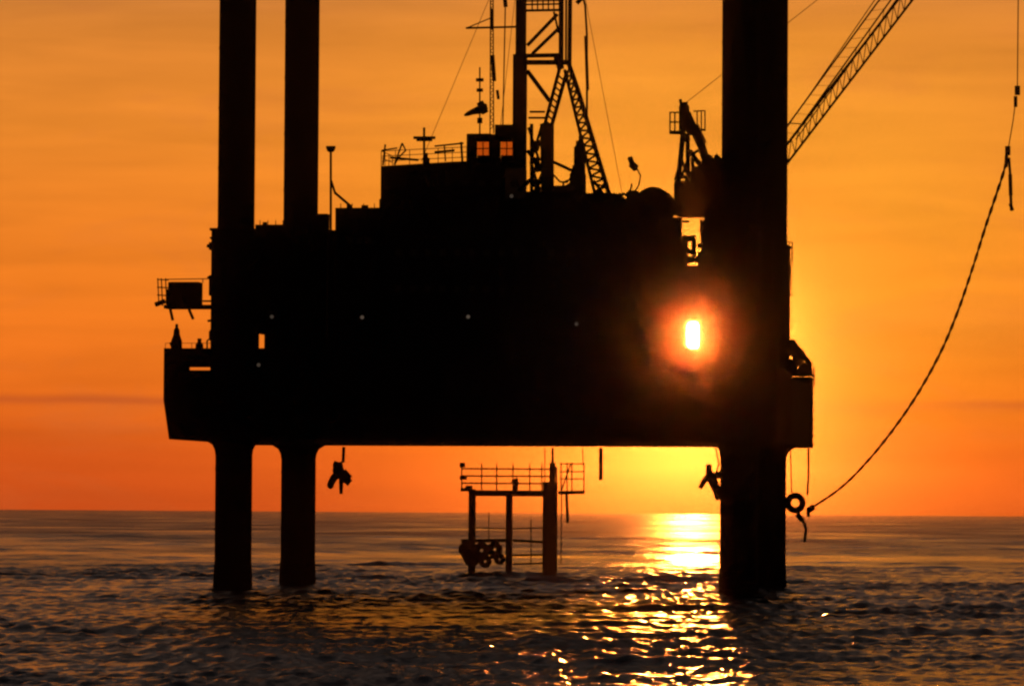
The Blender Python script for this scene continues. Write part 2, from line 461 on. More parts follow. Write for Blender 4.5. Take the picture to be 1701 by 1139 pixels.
# flared leg guides under the hull, jack houses above
g = MB().lathe((0, 0, 0), [(LEGR+.02, ZB-1.5), (LEGR+.10, ZB-.95), (LEGR+.35, ZB-.45), (LEGR+.95, ZB-.08), (LEGR+1.0, ZB+.02)], 40)
g0 = g.build('leg_guide', M_HULL, rig, smooth=True)
for (u, v) in spots[1:]:
    q = g0.copy(); COL.objects.link(q); q.parent = rig; q.location = (u, v, 0)
j = MB(); ztop = P(400, 385, 0).z
j.box(-2.0, 2.0, -2.1, 2.1, ZD+.003, ztop)
for s in (-1, 1):
    for z in np.arange(ZD+1.2, ztop-1, 2.1):
        j.lathe((s*1.0, -2.1, z), [(.34, 0), (.34, .8)], 12)
j.box(-2.15, 2.15, -2.25, 2.25, ztop, ztop+.25)
j0 = j.build('jack_house', M_STEEL, rig)
for (u, v) in spots[1:]:
    q = j0.copy(); COL.objects.link(q); q.parent = rig; q.location = (u, v, 0)
# brackets and lamps sticking out of the left jack house
br = MB(); br.sil(347, 360, 402, 416, -.6, .6); br.sil(352, 360, 416, 438, -.4, .6); br.sil(347, 360, 457, 492, -.8, .8)
br.px([(349, 394), (356, 402)], 0, 3); br.px([(344, 408), (352, 410)], 0, 6)
br.build_each('bracket', M_STEEL, rig)
# machinery and store rooms that fill the deck: names by what they are
def block(name, boxes, m=M_HOUSE, parent=rig, bev=.0):
    q = MB()
    for x0, x1, yt, yb, v0, v1 in boxes:
        if v1 - v0 > 2.5:
            # shallow front slab, added to hide the sky-lit side of the narrower room
            u0 = P(x0, yt, v0).x; q.box(u0, P(x1, yt, v0+1.2).x, v0, v0+1.2, P((x0+x1)/2, yb, v1).z, P((x0+x1)/2, yt, v0).z)
            u1 = P(x1-1, yt, v1).x
            if u1 > u0 + .3: q.box(u0+.05, u1, v0+1.19, v1, P((x0+x1)/2, yb, v1).z, P((x0+x1)/2, yt, v0).z-.06)
        else: q.sil(x0, x1, yt, yb, v0, v1, bev)
    return q.build(name, m, parent)
block('store_room', [(424, 474, 373, 556, 3.5, 7.5), (439, 474, 556, 620, 3.5, 7.5)])
block('generator_room', [(527, 547.5, 355, 620, 9, 12)])
block('pump_room', [(545, 560, 382, 620, 2, 5)])
block('workshop', [(557, 636, 345, 620, -1.5, 9)])
block('mud_room', [(474, 548, 386, 620, 5, 13)])
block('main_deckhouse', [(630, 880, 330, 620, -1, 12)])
block('machinery_house', [(878, 1112, 330, 530, 0, 11), (878, 1104, 500, 620, 0, 11)])
block('deck_bridge', [(1103, 1198, 440, 534, -1, 3)])
block('bulkhead', [(1103, 1141, 520, 620, -1.5, 1.5), (1161.5, 1215, 520, 620, -1.5, 1.5)])
gs = MB()  # corner gussets added to round off the bright sun gap
for (x, y), (x2, y2), (x3, y3) in (((1140, 533), (1147, 533), (1140, 543)), ((1162.5, 533), (1156, 533), (1162.5, 541)), ((1140, 581), (1146, 581), (1140, 570)), ((1162.5, 581), (1157, 581), (1162.5, 573))):
    a = [P(x, y, -.2), P(x2, y2, -.2), P(x3, y3, -.2)]
    gs.prism([(p.x, p.z) for p in a], -.35, -.2)
gs.build_each('bracket', M_STEEL, rig)
block('crane_base', [(1102, 1133, 361, 445, 1, 5), (1170, 1204, 330, 445, 1, 5)])
block('jack_gear_box', [(1215, 1285, 395, 620, 6, 10)])
# windows and doors on the near walls
def windows(parent, x0, x1, n, y, w_, h, v):
    for k in range(n):
        x = x0 + (x1-x0)*(k+.5)/n
        a = P(x-w_/2, y-h/2, v); c = P(x+w_/2, y+h/2, v)
        f = MB(); f.box(a.x-.08, c.x+.08, v-.05, v+.02, c.z-.08, a.z+.08); fo = f.build('window', M_STEEL, parent)
        MB().box(a.x, c.x, v-.07, v-.053, c.z, a.z).build('pane', M_GLASS, fo)
windows(rig, 575, 620, 3, 400, 9, 10, -1.5)
windows(rig, 650, 870, 9, 420, 10, 11, -1)
windows(rig, 650, 870, 9, 480, 10, 11, -1)
windows(rig, 900, 1095, 6, 420, 11, 11, 0)
def door(x, v):
    a = P(x-8, 540, v); c = P(x+8, 576, v)
    MB().box(a.x, c.x, v-.08, v+.01, ZD+1.2, a.z, .0).build('door', M_STEEL, rig)
door(700, -1); door(960, 0)
# the right-hand side: guard panels, pipes and reels over the edge
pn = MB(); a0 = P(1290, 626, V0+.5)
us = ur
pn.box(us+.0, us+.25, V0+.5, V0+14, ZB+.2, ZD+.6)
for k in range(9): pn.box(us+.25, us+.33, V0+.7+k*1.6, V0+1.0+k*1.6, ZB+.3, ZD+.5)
pn.build('side_fender_panel', M_SKYLIT, rig, label='orange-brown panel on the right side, painted as if reflecting the sky')

# ------------------------------------------------------------------ deckhouse on top
base = P(640, 345, 1)
dh = thing('accommodation_house', 'flat-roofed dark accommodation house crowded with aerials, left of the derrick', 'deckhouse', base)
q = MB(); p0 = P(632.5, 275, 0); p1 = P(800, 262, 13)
zt0 = P(632.5, 276, 0).z
q.prism([(p0.x, P(640, 335, 0).z), (P(875, 300, 13).x, P(640, 335, 0).z), (P(875, 300, 13).x, zt0+.55), (P(770, 300, 6).x, zt0+.4), (p0.x, zt0)], 0, 13)
q.build('wall', M_HOUSE, dh)
windows(dh, 645, 870, 8, 305, 10, 9, 0)
ra = P(633, 276, .1); rb = P(775, 268, .1)
railing([(ra.x, .15, zt0), (rb.x, .15, zt0+.35)], 1.5, .04, 1.3, (1.0, .66, .33)).build('railing', M_RED, dh)
railing([(ra.x, .15, zt0), (ra.x, 6, zt0)], 1.5, .04, 1.5).build('railing', M_RED, dh)
# roof clutter
q = MB(); q.px([(636, 275), (640, 240)], 1, 3); q.px([(655, 274), (668, 238)], 1, 3); q.px([(668, 238), (674, 250), (662, 262), (655, 274)], 1, 3)
q.px([(648, 262), (695, 266)], 1, 4); q.px([(634, 250), (660, 246)], 1, 2.5); q.px([(722, 243), (770, 238)], 1, 3); q.px([(722, 253), (755, 250)], 1, 4)
q.px([(768, 268), (766, 236)], 1, 4); q.px([(740, 268), (738, 240)], 1, 2.5)
q.build_each('roof_pipe', M_RED, dh)
q = MB(); q.sil(702, 714, 262, 275, .5, 1.2); q.sil(705, 711, 254, 263, .6, 1.0); q.build('roof_hatch', M_STEEL, dh)
ae = thing('ship_aerial', 'cross-shaped aerial standing on the flat deckhouse roof', 'aerial', P(704.5, 262, 1.6))
q = MB(); q.px([(704.5, 273), (704.5, 212)], 1.6, 4); q.build('mast', M_STEEL, ae)
q = MB(); q.px([(687, 229), (723, 229)], 1.6, 5); q.px([(692, 233), (718, 233)], 1.6, 4); q.build('crossbar', M_STEEL, ae)
# control cabin
cb = thing('control_cabin', 'stepped control cabin with two glowing reddish windows beside the derrick mast', 'cabin', P(815, 268, 3))
def frame_wall(m, x0, x1, yt, yb, v0, v1, holes):
    """thin wall with see-through window openings"""
    xs = sorted({x0, x1, *[h[0] for h in holes], *[h[1] for h in holes]})
    for a, c in zip(xs, xs[1:]):
        hs = [h for h in holes if h[0] <= a and h[1] >= c]
        if hs:
            h = hs[0]; m.sil(a, c, yt, h[2], v0, v1); m.sil(a, c, h[3], yb, v0, v1)
        else: m.sil(a, c, yt, yb, v0, v1)
q = MB(); H = [(793, 812, 236, 258), (832, 852, 236, 258)]
frame_wall(q, 775, 822, 223, 280, 2, 2.3, H[:1]); frame_wall(q, 822, 866, 208, 280, 2, 2.3, H[1:])
frame_wall(q, 775, 822, 223, 280, 5, 5.3, [(790, 815, 232, 262)]); frame_wall(q, 822, 866, 208, 280, 5, 5.3, [(829, 855, 232, 262)])
q.sil(775, 779, 224, 280, 2.3, 5); q.sil(776, 822, 222, 227, 2.3, 5); q.sil(822, 864, 207, 214, 2.3, 5)
q.build('wall', M_HOUSE, cb)
for h in H:
    pnm = MB(); a = P(h[0], h[2], 2.1); c = P(h[1], h[3], 2.1)
    pnm.box(a.x, c.x, 2.1, 2.13, c.z, a.z)
    pm = pnm.build('window', M_REDGLASS, cb)
    b2 = MB(); mx = (a.x+c.x)/2; b2.box(mx-.05, mx+.05, 2.02, 2.1, c.z, a.z); b2.box(a.x, c.x, 2.04, 2.1, (a.z+c.z)/2-.05, (a.z+c.z)/2+.05); b2.build('frame', M_STEEL, pm)
# windsock, whip mast
ws = thing('windsock', 'drooping windsock on a short pole above the control cabin', 'windsock', P(797, 223, 3))
q = MB(); q.px([(797, 224), (797, 112)], 3, 2.6); q.px([(791, 133), (803, 133)], 3, 6); q.px([(792, 150), (802, 150)], 3, 6); q.px([(797, 205), (797, 196)], 3, 9); q.build('pole', M_STEEL, ws)
q = MB()
pa = [P(x, y, 3) for x, y in ((805, 172), (803, 180), (795, 183), (785, 186), (776, 190), (771, 192))]
rs = [.22, .5, .42, .3, .22, .08]
for i in range(len(pa)-1): q.tube([pa[i], pa[i+1]], rs[i], 10, rs[i+1])
q.px([(797, 170), (806, 188)], 3, 12)
q.build('sock', M_DARK, ws)
am = thing('radio_mast', 'tall thin radio mast with a long crossarm left of the derrick', 'mast', P(817, 222, 4))
q = MB()
for s in (-3, 3): q.px([(817+s, 222), (817+s*.7, -40)], 4, 2)
for k in range(26):
    y = 215-k*10; q.px([(814, y), (820, y-5)], 4, 1.4); q.px([(820, y-5), (814, y-10)], 4, 1.4)
q.px([(818, 92), (821, 135)], 4, 7); q.px([(816, 15), (817, 50)], 4, 5)
q.build('lattice', M_RED, am)
q = MB(); q.px([(774, 47), (858, 45)], 4, 3.5); q.px([(775, 47), (816, 30)], 4, 2); q.build('crossarm', M_RED, am)
wm = thing('whip_aerial', 'slim whip aerial between the radio mast and derrick', 'aerial', P(839, 208, 4))
q = MB(); q.px([(835, 222), (839, 30), (840, -30)], 4, 2.2); q.build('whip', M_RED, wm)
q = MB(); q.px([(840, 12), (838, -10)], 4, 7); q.px([(826, 150), (828, 165)], 4, 5); q.build_each('insulator', M_RED, wm)

# ------------------------------------------------------------------ derrick
VD = 44.0
MB.fat = 1.22
dk = thing('derrick', 'tall drilling derrick with a solid black mast and braced splayed legs', 'derrick', P(915, 330, VD))
q = MB(); q.sil(857.5, 875.5, -120, 230, VD, VD+1.2); q.sil(852, 876, 90, 340, VD-.3, VD+1.2); q.build('mast', M_STEEL, dk)
q = MB()
for k in range(46): q.px([(860, -110+k*7), (873, -110+k*7)], VD-.35, 2)
q.build('ladder', M_STEEL, dk)
q = MB(); q.px([(933, -120), (932, 100)], VD, 7); q.px([(948, -120), (946, 108)], VD, 6); q.px([(941, -120), (940, 104)], VD+4, 3); q.build('mast_column', M_STEEL, dk)
q = MB(); q.px([(874, 93), (934, 92)], VD, 6); q.px([(874, 104), (944, 104)], VD, 7)
q.px([(876, 76), (926, 24)], VD, 5); q.px([(884, 90), (934, 42)], VD, 5); q.px([(876, -70), (930, -20)], VD, 5)
for y in (2, 8, 18): q.px([(874, y), (932, y-1)], VD, 3.5 if y == 18 else 2.5)
for x in range(884, 930, 9): q.px([(x, 18), (x, -4)], VD, 2)
q.px([(876, 118), (913, 168)], VD, 6); q.px([(920, 20), (928, 55)], VD, 3)
q.px([(880, 186), (905, 186)], VD, 3); q.px([(878, 196), (906, 196)], VD, 3)
q.px([(925, 95), (932, 115)], VD, 10)
q.build('bracing', M_STEEL, dk)
q = MB(); q.px([(930, 112), (905, 207)], VD, 5); q.px([(942, 118), (917, 207)], VD, 5.5)
for k in range(9):
    y = 125+k*9.5; t = (y-112)/95; x1 = 930-25*t; x2 = 942-25*(t-.05)
    q.px([(x1, y), (x2-3, y+9)], VD, 2.5)
q.px([(910, 205), (910, 335)], VD, 17, 10); q.build('leg', M_STEEL, dk)
q = MB(); A0, A1 = (944, 104), (1014, 330); B0, B1 = (938, 116), (990, 330)
q.px([A0, (960, 150), A1], VD, 6.5); q.px([B0, B1], VD+1.5, 4.5)
for k in range(17):
    t = k/17+.03; t2 = (k+.5)/17+.03; t3 = (k+1)/17+.03
    la = lambda a, c, t: (a[0]+(c[0]-a[0])*t, a[1]+(c[1]-a[1])*t)
    q.px([la(A0, A1, t), la(B0, B1, t2)], VD+.7, 3); q.px([la(B0, B1, t2), la(A0, A1, t3)], VD+.7, 3)
q.px([(986, 300), (1006, 328)], VD, 4); q.px([(1008, 300), (988, 328)], VD, 4)
q.build('leg', M_STEEL, dk)
q = MB(); q.px([(878, 212), (894, 262), (884, 300)], VD, 4); q.px([(899, 212), (882, 268), (896, 318)], VD, 4); q.px([(880, 240), (903, 232)], VD, 3)
q.px([(880, 272), (903, 262)], VD, 4); q.px([(893, 235), (889, 250)], VD, 10); q.px([(888, 300), (900, 335)], VD, 7)
q.px([(917, 268), (951, 284)], VD, 4.5); q.px([(919, 290), (930, 302), (942, 303), (950, 292)], VD, 2.5); q.px([(915, 318), (955, 318)], VD, 16)
q.px([(883, 206), (883, 330)], VD+1, 5); q.px([(901, 206), (903, 330)], VD+1, 7); q.px([(884, 330), (903, 285)], VD+1, 6); q.px([(876, 250), (900, 282)], VD+1, 5); q.px([(876, 300), (904, 300)], VD+1, 4); q.px([(889, 262), (896, 285)], VD, 9)
q.build('substructure', M_STEEL, dk)
q = MB(); q.px([(967, -10), (972, 10), (975, 60), (975, 200)], VD+2, 3); q.px([(973, 60), (976, 150)], VD+2, 4.5); q.px([(958, 6), (968, -4)], VD+2, 6); q.build('standpipe_hose', M_RED, dk)
MB.fat = 1.0
# cantilever beams under the derrick
cv = MB(); z0 = P(900, 390, 30).z
for px_ in (880, 985):
    u = P(px_, 340, 30).x; cv.box(u-.4, u+.4, 8, 52, z0, z0+3.2)
cv.box(P(872, 340, 30).x, P(1000, 340, 30).x, 40, 51, z0+3.2, P(900, 326, VD).z)
cv.build('cantilever', M_STEEL, dk)
# exhaust tower next to derrick
et = thing('exhaust_stack', 'stubby black exhaust stack tower right of the derrick mast', 'exhaust stack', P(963, 330, 9))
q = MB(); q.sil(953, 973, 242, 345, 9, 10.5, .1); q.sil(946, 974, 286, 345, 8.6, 10.6, .1); q.px([(945, 330), (955, 275)], 8.5, 8); q.build('casing', M_STEEL, et)
q = MB(); q.px([(963, 245), (963, 234)], 9.5, 13); q.px([(963, 235), (963, 226)], 9.5, 4); q.build('flue', M_DARK, et)
gw = thing('guy_wire', 'thin guy wires running down from the derrick to the deck', 'wire', P(880, 330, 20))
q = MB(); q.tube([P(862, -120, VD), P(700, 268, 6)], .03, 5); q.build('wire', M_ROPE, gw)
q = MB(); q.tube([P(950, -120, VD), P(1035, 330, 6)], .03, 5); q.build('wire', M_ROPE, gw)
q = MB(); q.tube([P(862, -60, VD), P(830, 222, 6)], .03, 5); q.build('wire', M_ROPE, gw)
# low roof machinery left to right
ms = thing('mud_pump_skid', 'low row of dark deck machinery between derrick and round tank', 'machinery', P(1010, 332, 4))
q = MB(); q.sil(873, 960, 318, 340, 2, 4); q.sil(975, 1018, 326, 340, 2, 4, .1); q.sil(1018, 1050, 331, 345, 2, 4); q.sil(1040, 1064, 316, 345, 3, 5, .15); q.build('casing', M_STEEL, ms)
q = MB(); q.px([(862, 318), (880, 300), (898, 316)], 2.5, 9); q.px([(930, 318), (945, 308), (960, 320)], 2.5, 8); q.px([(1020, 331), (1036, 322), (1044, 326)], 3, 5); q.build_each('pipe', M_STEEL, ms)
rp = MB()
for a_, b_ in (((878, 330), (878, 318)), ((1000, 326), (1000, 318)), ((1030, 331), (1030, 320)), ((1022, 323), (1048, 322)), ((965, 322), (1016, 321))): rp.px([a_, b_], 1, 2.4)
rp.px([(892, 318), (892, 306)], 2.2, 5); rp.px([(935, 318), (936, 303), (944, 300)], 2.2, 4); rp.sil(925, 946, 312, 330, 2, 3.5); rp.sil(986, 998, 319, 330, 2, 3.5)
rp.build_each('deck_fitting', M_STEEL, ms)
rw = MB()
for x in (432, 445, 458, 470): rw.px([(x, 374), (x, 366)], 4, 1.4)
for x in (566, 585, 604, 622): rw.px([(x, 347), (x, 338)], 0, 1.4)
rw.px([(580, 345), (580, 340)], 1, 9); rw.px([(606, 345), (606, 341)], 1, 12); rw.px([(440, 373), (440, 369)], 5, 8)
rw.build_each('roof_vent', M_STEEL, rig)
# round tank
tk = thing('round_tank', 'round-topped tank lying at the right end of the deck machinery', 'tank', P(1087, 340, 3))
c = P(1087, 343, 4); r_ = 30*.0595
q = MB(); q.tube([(c.x, 2.5, c.z), (c.x, 6.5, c.z)], r_, 32); q.build('shell', M_STEEL, tk, smooth=False)
q = MB(); q.torus((c.x, 2.9, c.z), r_+.03, .07); q.torus((c.x, 6.1, c.z), r_+.03, .07); q.build_each('band', M_STEEL, tk)
# bent lamp pole with floodlight
fl = thing('floodlight_pole', 'bent pole carrying a tilted floodlight right of the derrick', 'floodlight', P(1052, 320, 5))
q = MB(); q.px([(1052, 322), (1061, 308), (1064, 292), (1057, 278)], 5, 2.5); q.px([(1046, 320), (1050, 305)], 5, 3); q.build('pole', M_STEEL, fl)
q = MB(); q.px([(1046, 261), (1050, 272), (1056, 283)], 5, 9); q.px([(1048, 272), (1057, 280)], 5, 12); q.build('lamp_head', M_DARK, fl)
# left mast with stays
lp = thing('light_pole', 'thin pole with a round lamp and one stay, near the second leg', 'lamp post', P(550, 380, 1))
q = MB(); q.px([(549.5, 382), (549.5, 248)], 1, 4); q.px([(556, 320), (582, 342)], 1, 4.5); q.px([(550, 300), (557, 322)], 1, 4); q.build('pole', M_RED, lp)
q = MB(); p = P(549.5, 248, 1); q.ball(p, .38, (1.15, 1, .9)); q.px([(542, 245), (557, 245)], 1, 5); q.build('lamp_head', M_RED, lp)

# ------------------------------------------------------------------ crane
VC = 6.0
cr = thing('pedestal_crane', 'deck crane with a spiky black gantry and long lattice boom reaching up right', 'crane', P(1160, 362, VC))
q = MB(); q.sil(1119, 1204, 300, 362, VC-1.5, VC+2.5, .12); q.sil(1150, 1204, 276, 305, VC-1.2, VC+1.5, .15); q.sil(1168, 1204, 262, 285, VC-1, VC+1.5, .2)
q.sil(1124, 1146, 322, 335, VC-1.7, VC-1.2); q.px([(1178, 262), (1190, 275)], VC, 10); q.sil(1146, 1160, 284, 302, VC-1, VC); q.px([(1158, 268), (1172, 282)], VC, 9); q.px([(1168, 256), (1182, 262)], VC, 7); q.px([(1188, 258), (1198, 268)], VC, 8); q.px([(1122, 300), (1126, 285)], VC, 6); q.px([(1176, 300), (1196, 268)], VC-1, 5)
q.build('machinery_house', M_STEEL, cr)
MB.fat = 1.25
q = MB()
q.px([(1136, 176), (1139, 215)], VC, 14); q.px([(1137, 170), (1137, 185)], VC, 9); q.px([(1138, 190), (1152, 222)], VC, 16); q.px([(1152, 210), (1166, 240)], VC, 14)
q.px([(1135, 215), (1131, 260), (1124, 322)], VC, 7); q.px([(1142, 222), (1143, 290), (1138, 322)], VC, 6); q.px([(1160, 225), (1178, 285)], VC, 11)
q.px([(1146, 250), (1170, 285)], VC, 6); q.px([(1140, 262), (1160, 250)], VC, 4); q.px([(1130, 232), (1146, 232)], VC, 6); q.px([(1128, 295), (1162, 292)], VC, 5)
q.px([(1131, 262), (1142, 290)], VC, 4); q.px([(1144, 262), (1132, 295)], VC, 4); q.px([(1150, 262), (1152, 295)], VC, 5); q.px([(1170, 262), (1160, 295)], VC, 5)
q.px([(1130, 165), (1132, 178)], VC, 4); q.build('gantry', M_STEEL, cr)
q = MB(); q.px([(1112, 220), (1138, 221)], VC, 5); q.px([(1152, 216), (1172, 216)], VC, 3)
for x in (1113, 1121, 1129): q.px([(x, 220), (x, 186)], VC, 2)
for y in (187, 203): q.px([(1113, y), (1131, y)], VC, 2)
for x in (1158, 1165, 1171): q.px([(x, 216), (x, 184)], VC, 1.8)
q.px([(1152, 185), (1171, 184)], VC, 1.8); q.build('service_platform', M_STEEL, cr)
q = MB(); a = P(1150, 372, VC); q.lathe((a.x+.3, VC+.8, 0), [(1.0, P(1150, 445, VC).z), (.6, P(1150, 400, VC).z), (.5, P(1150, 361, VC).z)], 20)
# pedestal shows the sky on both of its sides
cr_ped = None
q.bm.free()
q = MB(); q.sil(1133, 1150, 391, 402, VC-2, VC-1.6); q.px([(1152, 391), (1153, 425)], VC-2, 6); q.sil(1158, 1171, 404, 412, VC-2, VC-1.6); q.px([(1134, 412), (1150, 420)], VC-2, 7); q.px([(1166, 365), (1169, 440)], VC-2, 6); q.sil(1133, 1143, 400, 440, VC-2, VC-1.6); q.sil(1159, 1171, 418, 440, VC-2, VC-1.6); q.px([(1140, 432), (1166, 430)], VC-2, 9); q.px([(1133, 368), (1145, 368)], VC-2, 3); q.px([(1164, 380), (1172, 404)], VC-2, 6); q.px([(1134, 400), (1134, 440)], VC-2, 9)
q.build('slew_gear', M_STEEL, cr)
MB.fat = 1.0
# boom: three-chord lattice
def lerp2(a, c, t): return (a[0]+(c[0]-a[0])*t, a[1]+(c[1]-a[1])*t)
LOW = ((1196, 417), (1694, -232)); MID = ((1196, 385), (1694, -263))
q = MB(); DV = 1.1
def P3(pt, v): return P(pt[0], pt[1], v)
for ch, v, wd in ((LOW, VC-DV/2, 4), (MID, VC-DV/2, 4.5), (MID, VC+DV/2, 4), (LOW, VC+DV/2, 3.6)):
    q.tube([P3(ch[0], v), P3(ch[1], v)], wd*.0297, 6)
NB = 44
for k in range(NB):
    t, t2, t3 = k/NB, (k+.5)/NB, (k+1)/NB
    for v in (VC-DV/2, VC+DV/2):
        q.tube([P3(lerp2(*LOW, t), v), P3(lerp2(*MID, t2), v)], .045, 5); q.tube([P3(lerp2(*MID, t2), v), P3(lerp2(*LOW, t3), v)], .045, 5)
    q.tube([P3(lerp2(*MID, t), VC-DV/2), P3(lerp2(*MID, t2), VC+DV/2)], .045, 5); q.tube([P3(lerp2(*MID, t2), VC+DV/2), P3(lerp2(*MID, t3), VC-DV/2)], .045, 5)
q.px([LOW[1], (1702, -262), MID[1]], VC, 14)
q.build('boom', M_RED, cr)
q = MB(); U = ((1200, 338), (1694, -262)); U2 = ((1210, 352), (1694, -262))
TOPX = ((1300, 220), (1640, -245))
q.tube([P3((1138, 172), VC), P3((1694, -263), VC)], .035, 5)
q.tube([P3(TOPX[0], VC-.5), P3(TOPX[1], VC-.3)], .085, 6); q.tube([P3((1316, 228), VC+.5), P3((1660, -250), VC+.3)], .08, 6); q.tube([P3((1306, 214), VC-.4), P3((1622, -245), VC)], .05, 6); q.tube([P3((1322, 232), VC-.4), P3((1672, -255), VC)], .06, 6); q.tube([P3((1312, 205), VC), P3((1330, 206), VC)], .06, 5)
for k in range(30):
    t = k/30; a = P3(lerp2(*TOPX, t), VC-.5); c = P3(lerp2((1316, 228), (1660, -250), t+.012), VC+.5)
    q.tube([a, c], .02, 5)
    if k % 2: q.tube([c, P3(lerp2(*MID, (1316+(344)*t-1196)/498.), VC)], .03, 5)
q.build('jib_pendant', M_RED, cr)

# hoist block, hook and slings at the right edge
hb = thing('hook_block', 'small dark hook block hanging on a wire near the right edge', 'hook block', P(1690, 150, VC))
q = MB(); q.px([(1690, 143), (1690, 158)], VC, 9, 10); q.px([(1687, 160), (1687, 178)], VC, 6); q.build('block', M_RED, hb)
q = MB(); q.px([(1694, -262), (1690, 145)], VC, 1.8); q.px([(1686, 176), (1683, 200), (1675, 246)], VC, 1.8); q.build('wire_rope', M_ROPE, hb)
hk = thing('crane_hook', 'lower lifting hook with a short dark strop dangling below it', 'hook', P(1674, 250, VC))
q = MB(); q.px([(1674, 243), (1674, 258)], VC, 9, 10); q.px([(1672, 258), (1671, 278)], VC, 6); q.build('swivel', M_RED, hk)
q = MB(); q.px([(1676, 262), (1678, 290)], VC, 4.5); q.px([(1678, 290), (1679, 325)], VC, 6.5); q.px([(1679, 325), (1680, 350)], VC, 5); q.px([(1678, 338), (1682, 350)], VC, 6); q.build('strop', M_DARK, hk)
ctl = [(1671, 272), (1664, 296), (1652, 332), (1636, 380), (1616, 444), (1590, 520), (1560, 590), (1518, 664), (1470, 731), (1425, 783), (1390, 815), (1348, 843)]
def catmull(c, n=10):
    out = []
    for i in range(len(c)-1):
        p0, p1, p2, p3 = c[max(i-1, 0)], c[i], c[i+1], c[min(i+2, len(c)-1)]
        for k in range(n):
            t = k/n
            out.append(tuple(.5*(2*p1[d]+(p2[d]-p0[d])*t+(2*p0[d]-5*p1[d]+4*p2[d]-p3[d])*t*t+(3*p1[d]-p0[d]-3*p2[d]+p3[d])*t**3) for d in (0, 1)))
    return out + [c[-1]]
cc = catmull(ctl, 14)
q = MB(); pts = [P(x, y, VC) for x, y in cc]
L0 = 0; cum = [0]
for a, c in zip(pts, pts[1:]): L0 += (c-a).length; cum.append(L0)
for s in (0, 1):                           # two strands laid round each other
    hp = []
    for p, l in zip(pts, cum):
        a = l*2*math.pi/2.4 + s*math.pi
        hp.append(p + Vector((math.cos(a)*.09, math.sin(a)*.09, 0)))
    q.tube(hp, .085, 6)
for i in range(0, len(pts)-1, 3):
    q.ball(pts[i], .15, sub=1)
hs = single(q, 'transfer_hose', M_ROPE, 'long brown hose hanging in a curve from the crane hook to the leg', 'hose', pts[0])
# end coupling of the hose
q = MB(); q.px([(1352, 841), (1342, 848)], VC, 10); q.px([(1342, 846), (1343, 858)], VC, 6)
single(q, 'hose_coupling', M_RED, 'short red coupling at the lower end of the hanging hose', 'coupling', P(1345, 846, VC))

# right-hand clutter over the hull side
vw = 16.0
wn = thing('mooring_winch', 'tangle of winch drums and pipes on the right hull edge', 'winch', P(1322, 620, vw))
q = MB(); q.sil(1296, 1346, 612, 625, vw, vw+2); q.px([(1304, 575), (1304, 620)], vw, 8); q.px([(1310, 568), (1320, 568)], vw, 8); q.px([(1318, 565), (1322, 600), (1320, 618)], vw, 8); q.px([(1304, 565), (1322, 572), (1340, 600), (1341, 618)], vw, 6); q.px([(1330, 590), (1336, 620)], vw, 6); q.px([(1346, 600), (1350, 626)], vw, 3)
q.px([(1300, 585), (1345, 598)], vw+.5, 5); q.px([(1298, 600), (1348, 606)], vw+.5, 5); q.px([(1312, 580), (1338, 618)], vw+.5, 6); q.px([(1338, 592), (1312, 620)], vw+.5, 5); q.px([(1346, 600), (1346, 625)], vw+.5, 5); q.px([(1306, 570), (1330, 582), (1347, 608)], vw+.8, 8); q.px([(1352, 610), (1353, 640)], vw, 2.5)
q.sil(1296, 1318, 596, 622, vw+1.5, vw+2.2); q.sil(1332, 1345, 604, 622, vw+1.5, vw+2.2); q.sil(1316, 1329, 586, 598, vw+1.5, vw+2.2); q.sil(1300, 1316, 568, 584, vw+1.5, vw+2.2); q.sil(1296, 1312, 578, 620, vw+.6, vw+1.4); q.sil(1328, 1341, 602, 620, vw+.6, vw+1.4)
q.build('frame', M_STEEL, wn)
for x, y, r0 in ((1312, 606, 8), (1326, 590, 7), (1328, 611, 8)):
    q = MB(); c = P(x, y, vw-.3); rr_ = r0*.06; q.torus(c, rr_*.75, rr_*.35); q.tube([c+Vector((0, -.1, 0)), c+Vector((0, .5, 0))], rr_*.3, 8); q.build('drum', M_STEEL, wn)
sc_ = thing('ladder_cage', 'small railed ladder cage on the right-hand leg', 'ladder', P(1310, 445, 29))
q = MB(); q.px([(1307, 402), (1316, 402), (1316, 440)], 29, 2); q.px([(1311, 402), (1311, 440)], 29, 1.6)
for y in (412, 422, 432): q.px([(1306, y), (1316, y)], 29, 1.6)
q.px([(1304, 447), (1315, 447)], 29, 2); q.px([(1304, 490), (1316, 490)], 29, 3); q.px([(1314, 455), (1314, 490)], 29, 1.5); q.build('cage', M_STEEL, sc_)
q = MB(); q.sil(1302, 1315, 439, 456, 28.6, 29.6, .05); q.build('landing_box', M_DARK, sc_)
dt = thing('fender_panel', 'tall dark box-like fender panel hung outside the right hull side', 'fender', P(1332, 745, 30))
q = MB(); q.sil(1311, 1351, 626, 744, 31.5, 34.6); q.build('panel', M_DARK, dt)
q = MB()
for y in range(640, 740, 14): q.px([(1348, y), (1352, y)], 31.3, 3)
q.px([(1313, 628), (1313, 742)], 31.3, 3); q.px([(1349, 628), (1349, 742)], 31.3, 3); q.build('rim', M_RED, dt)

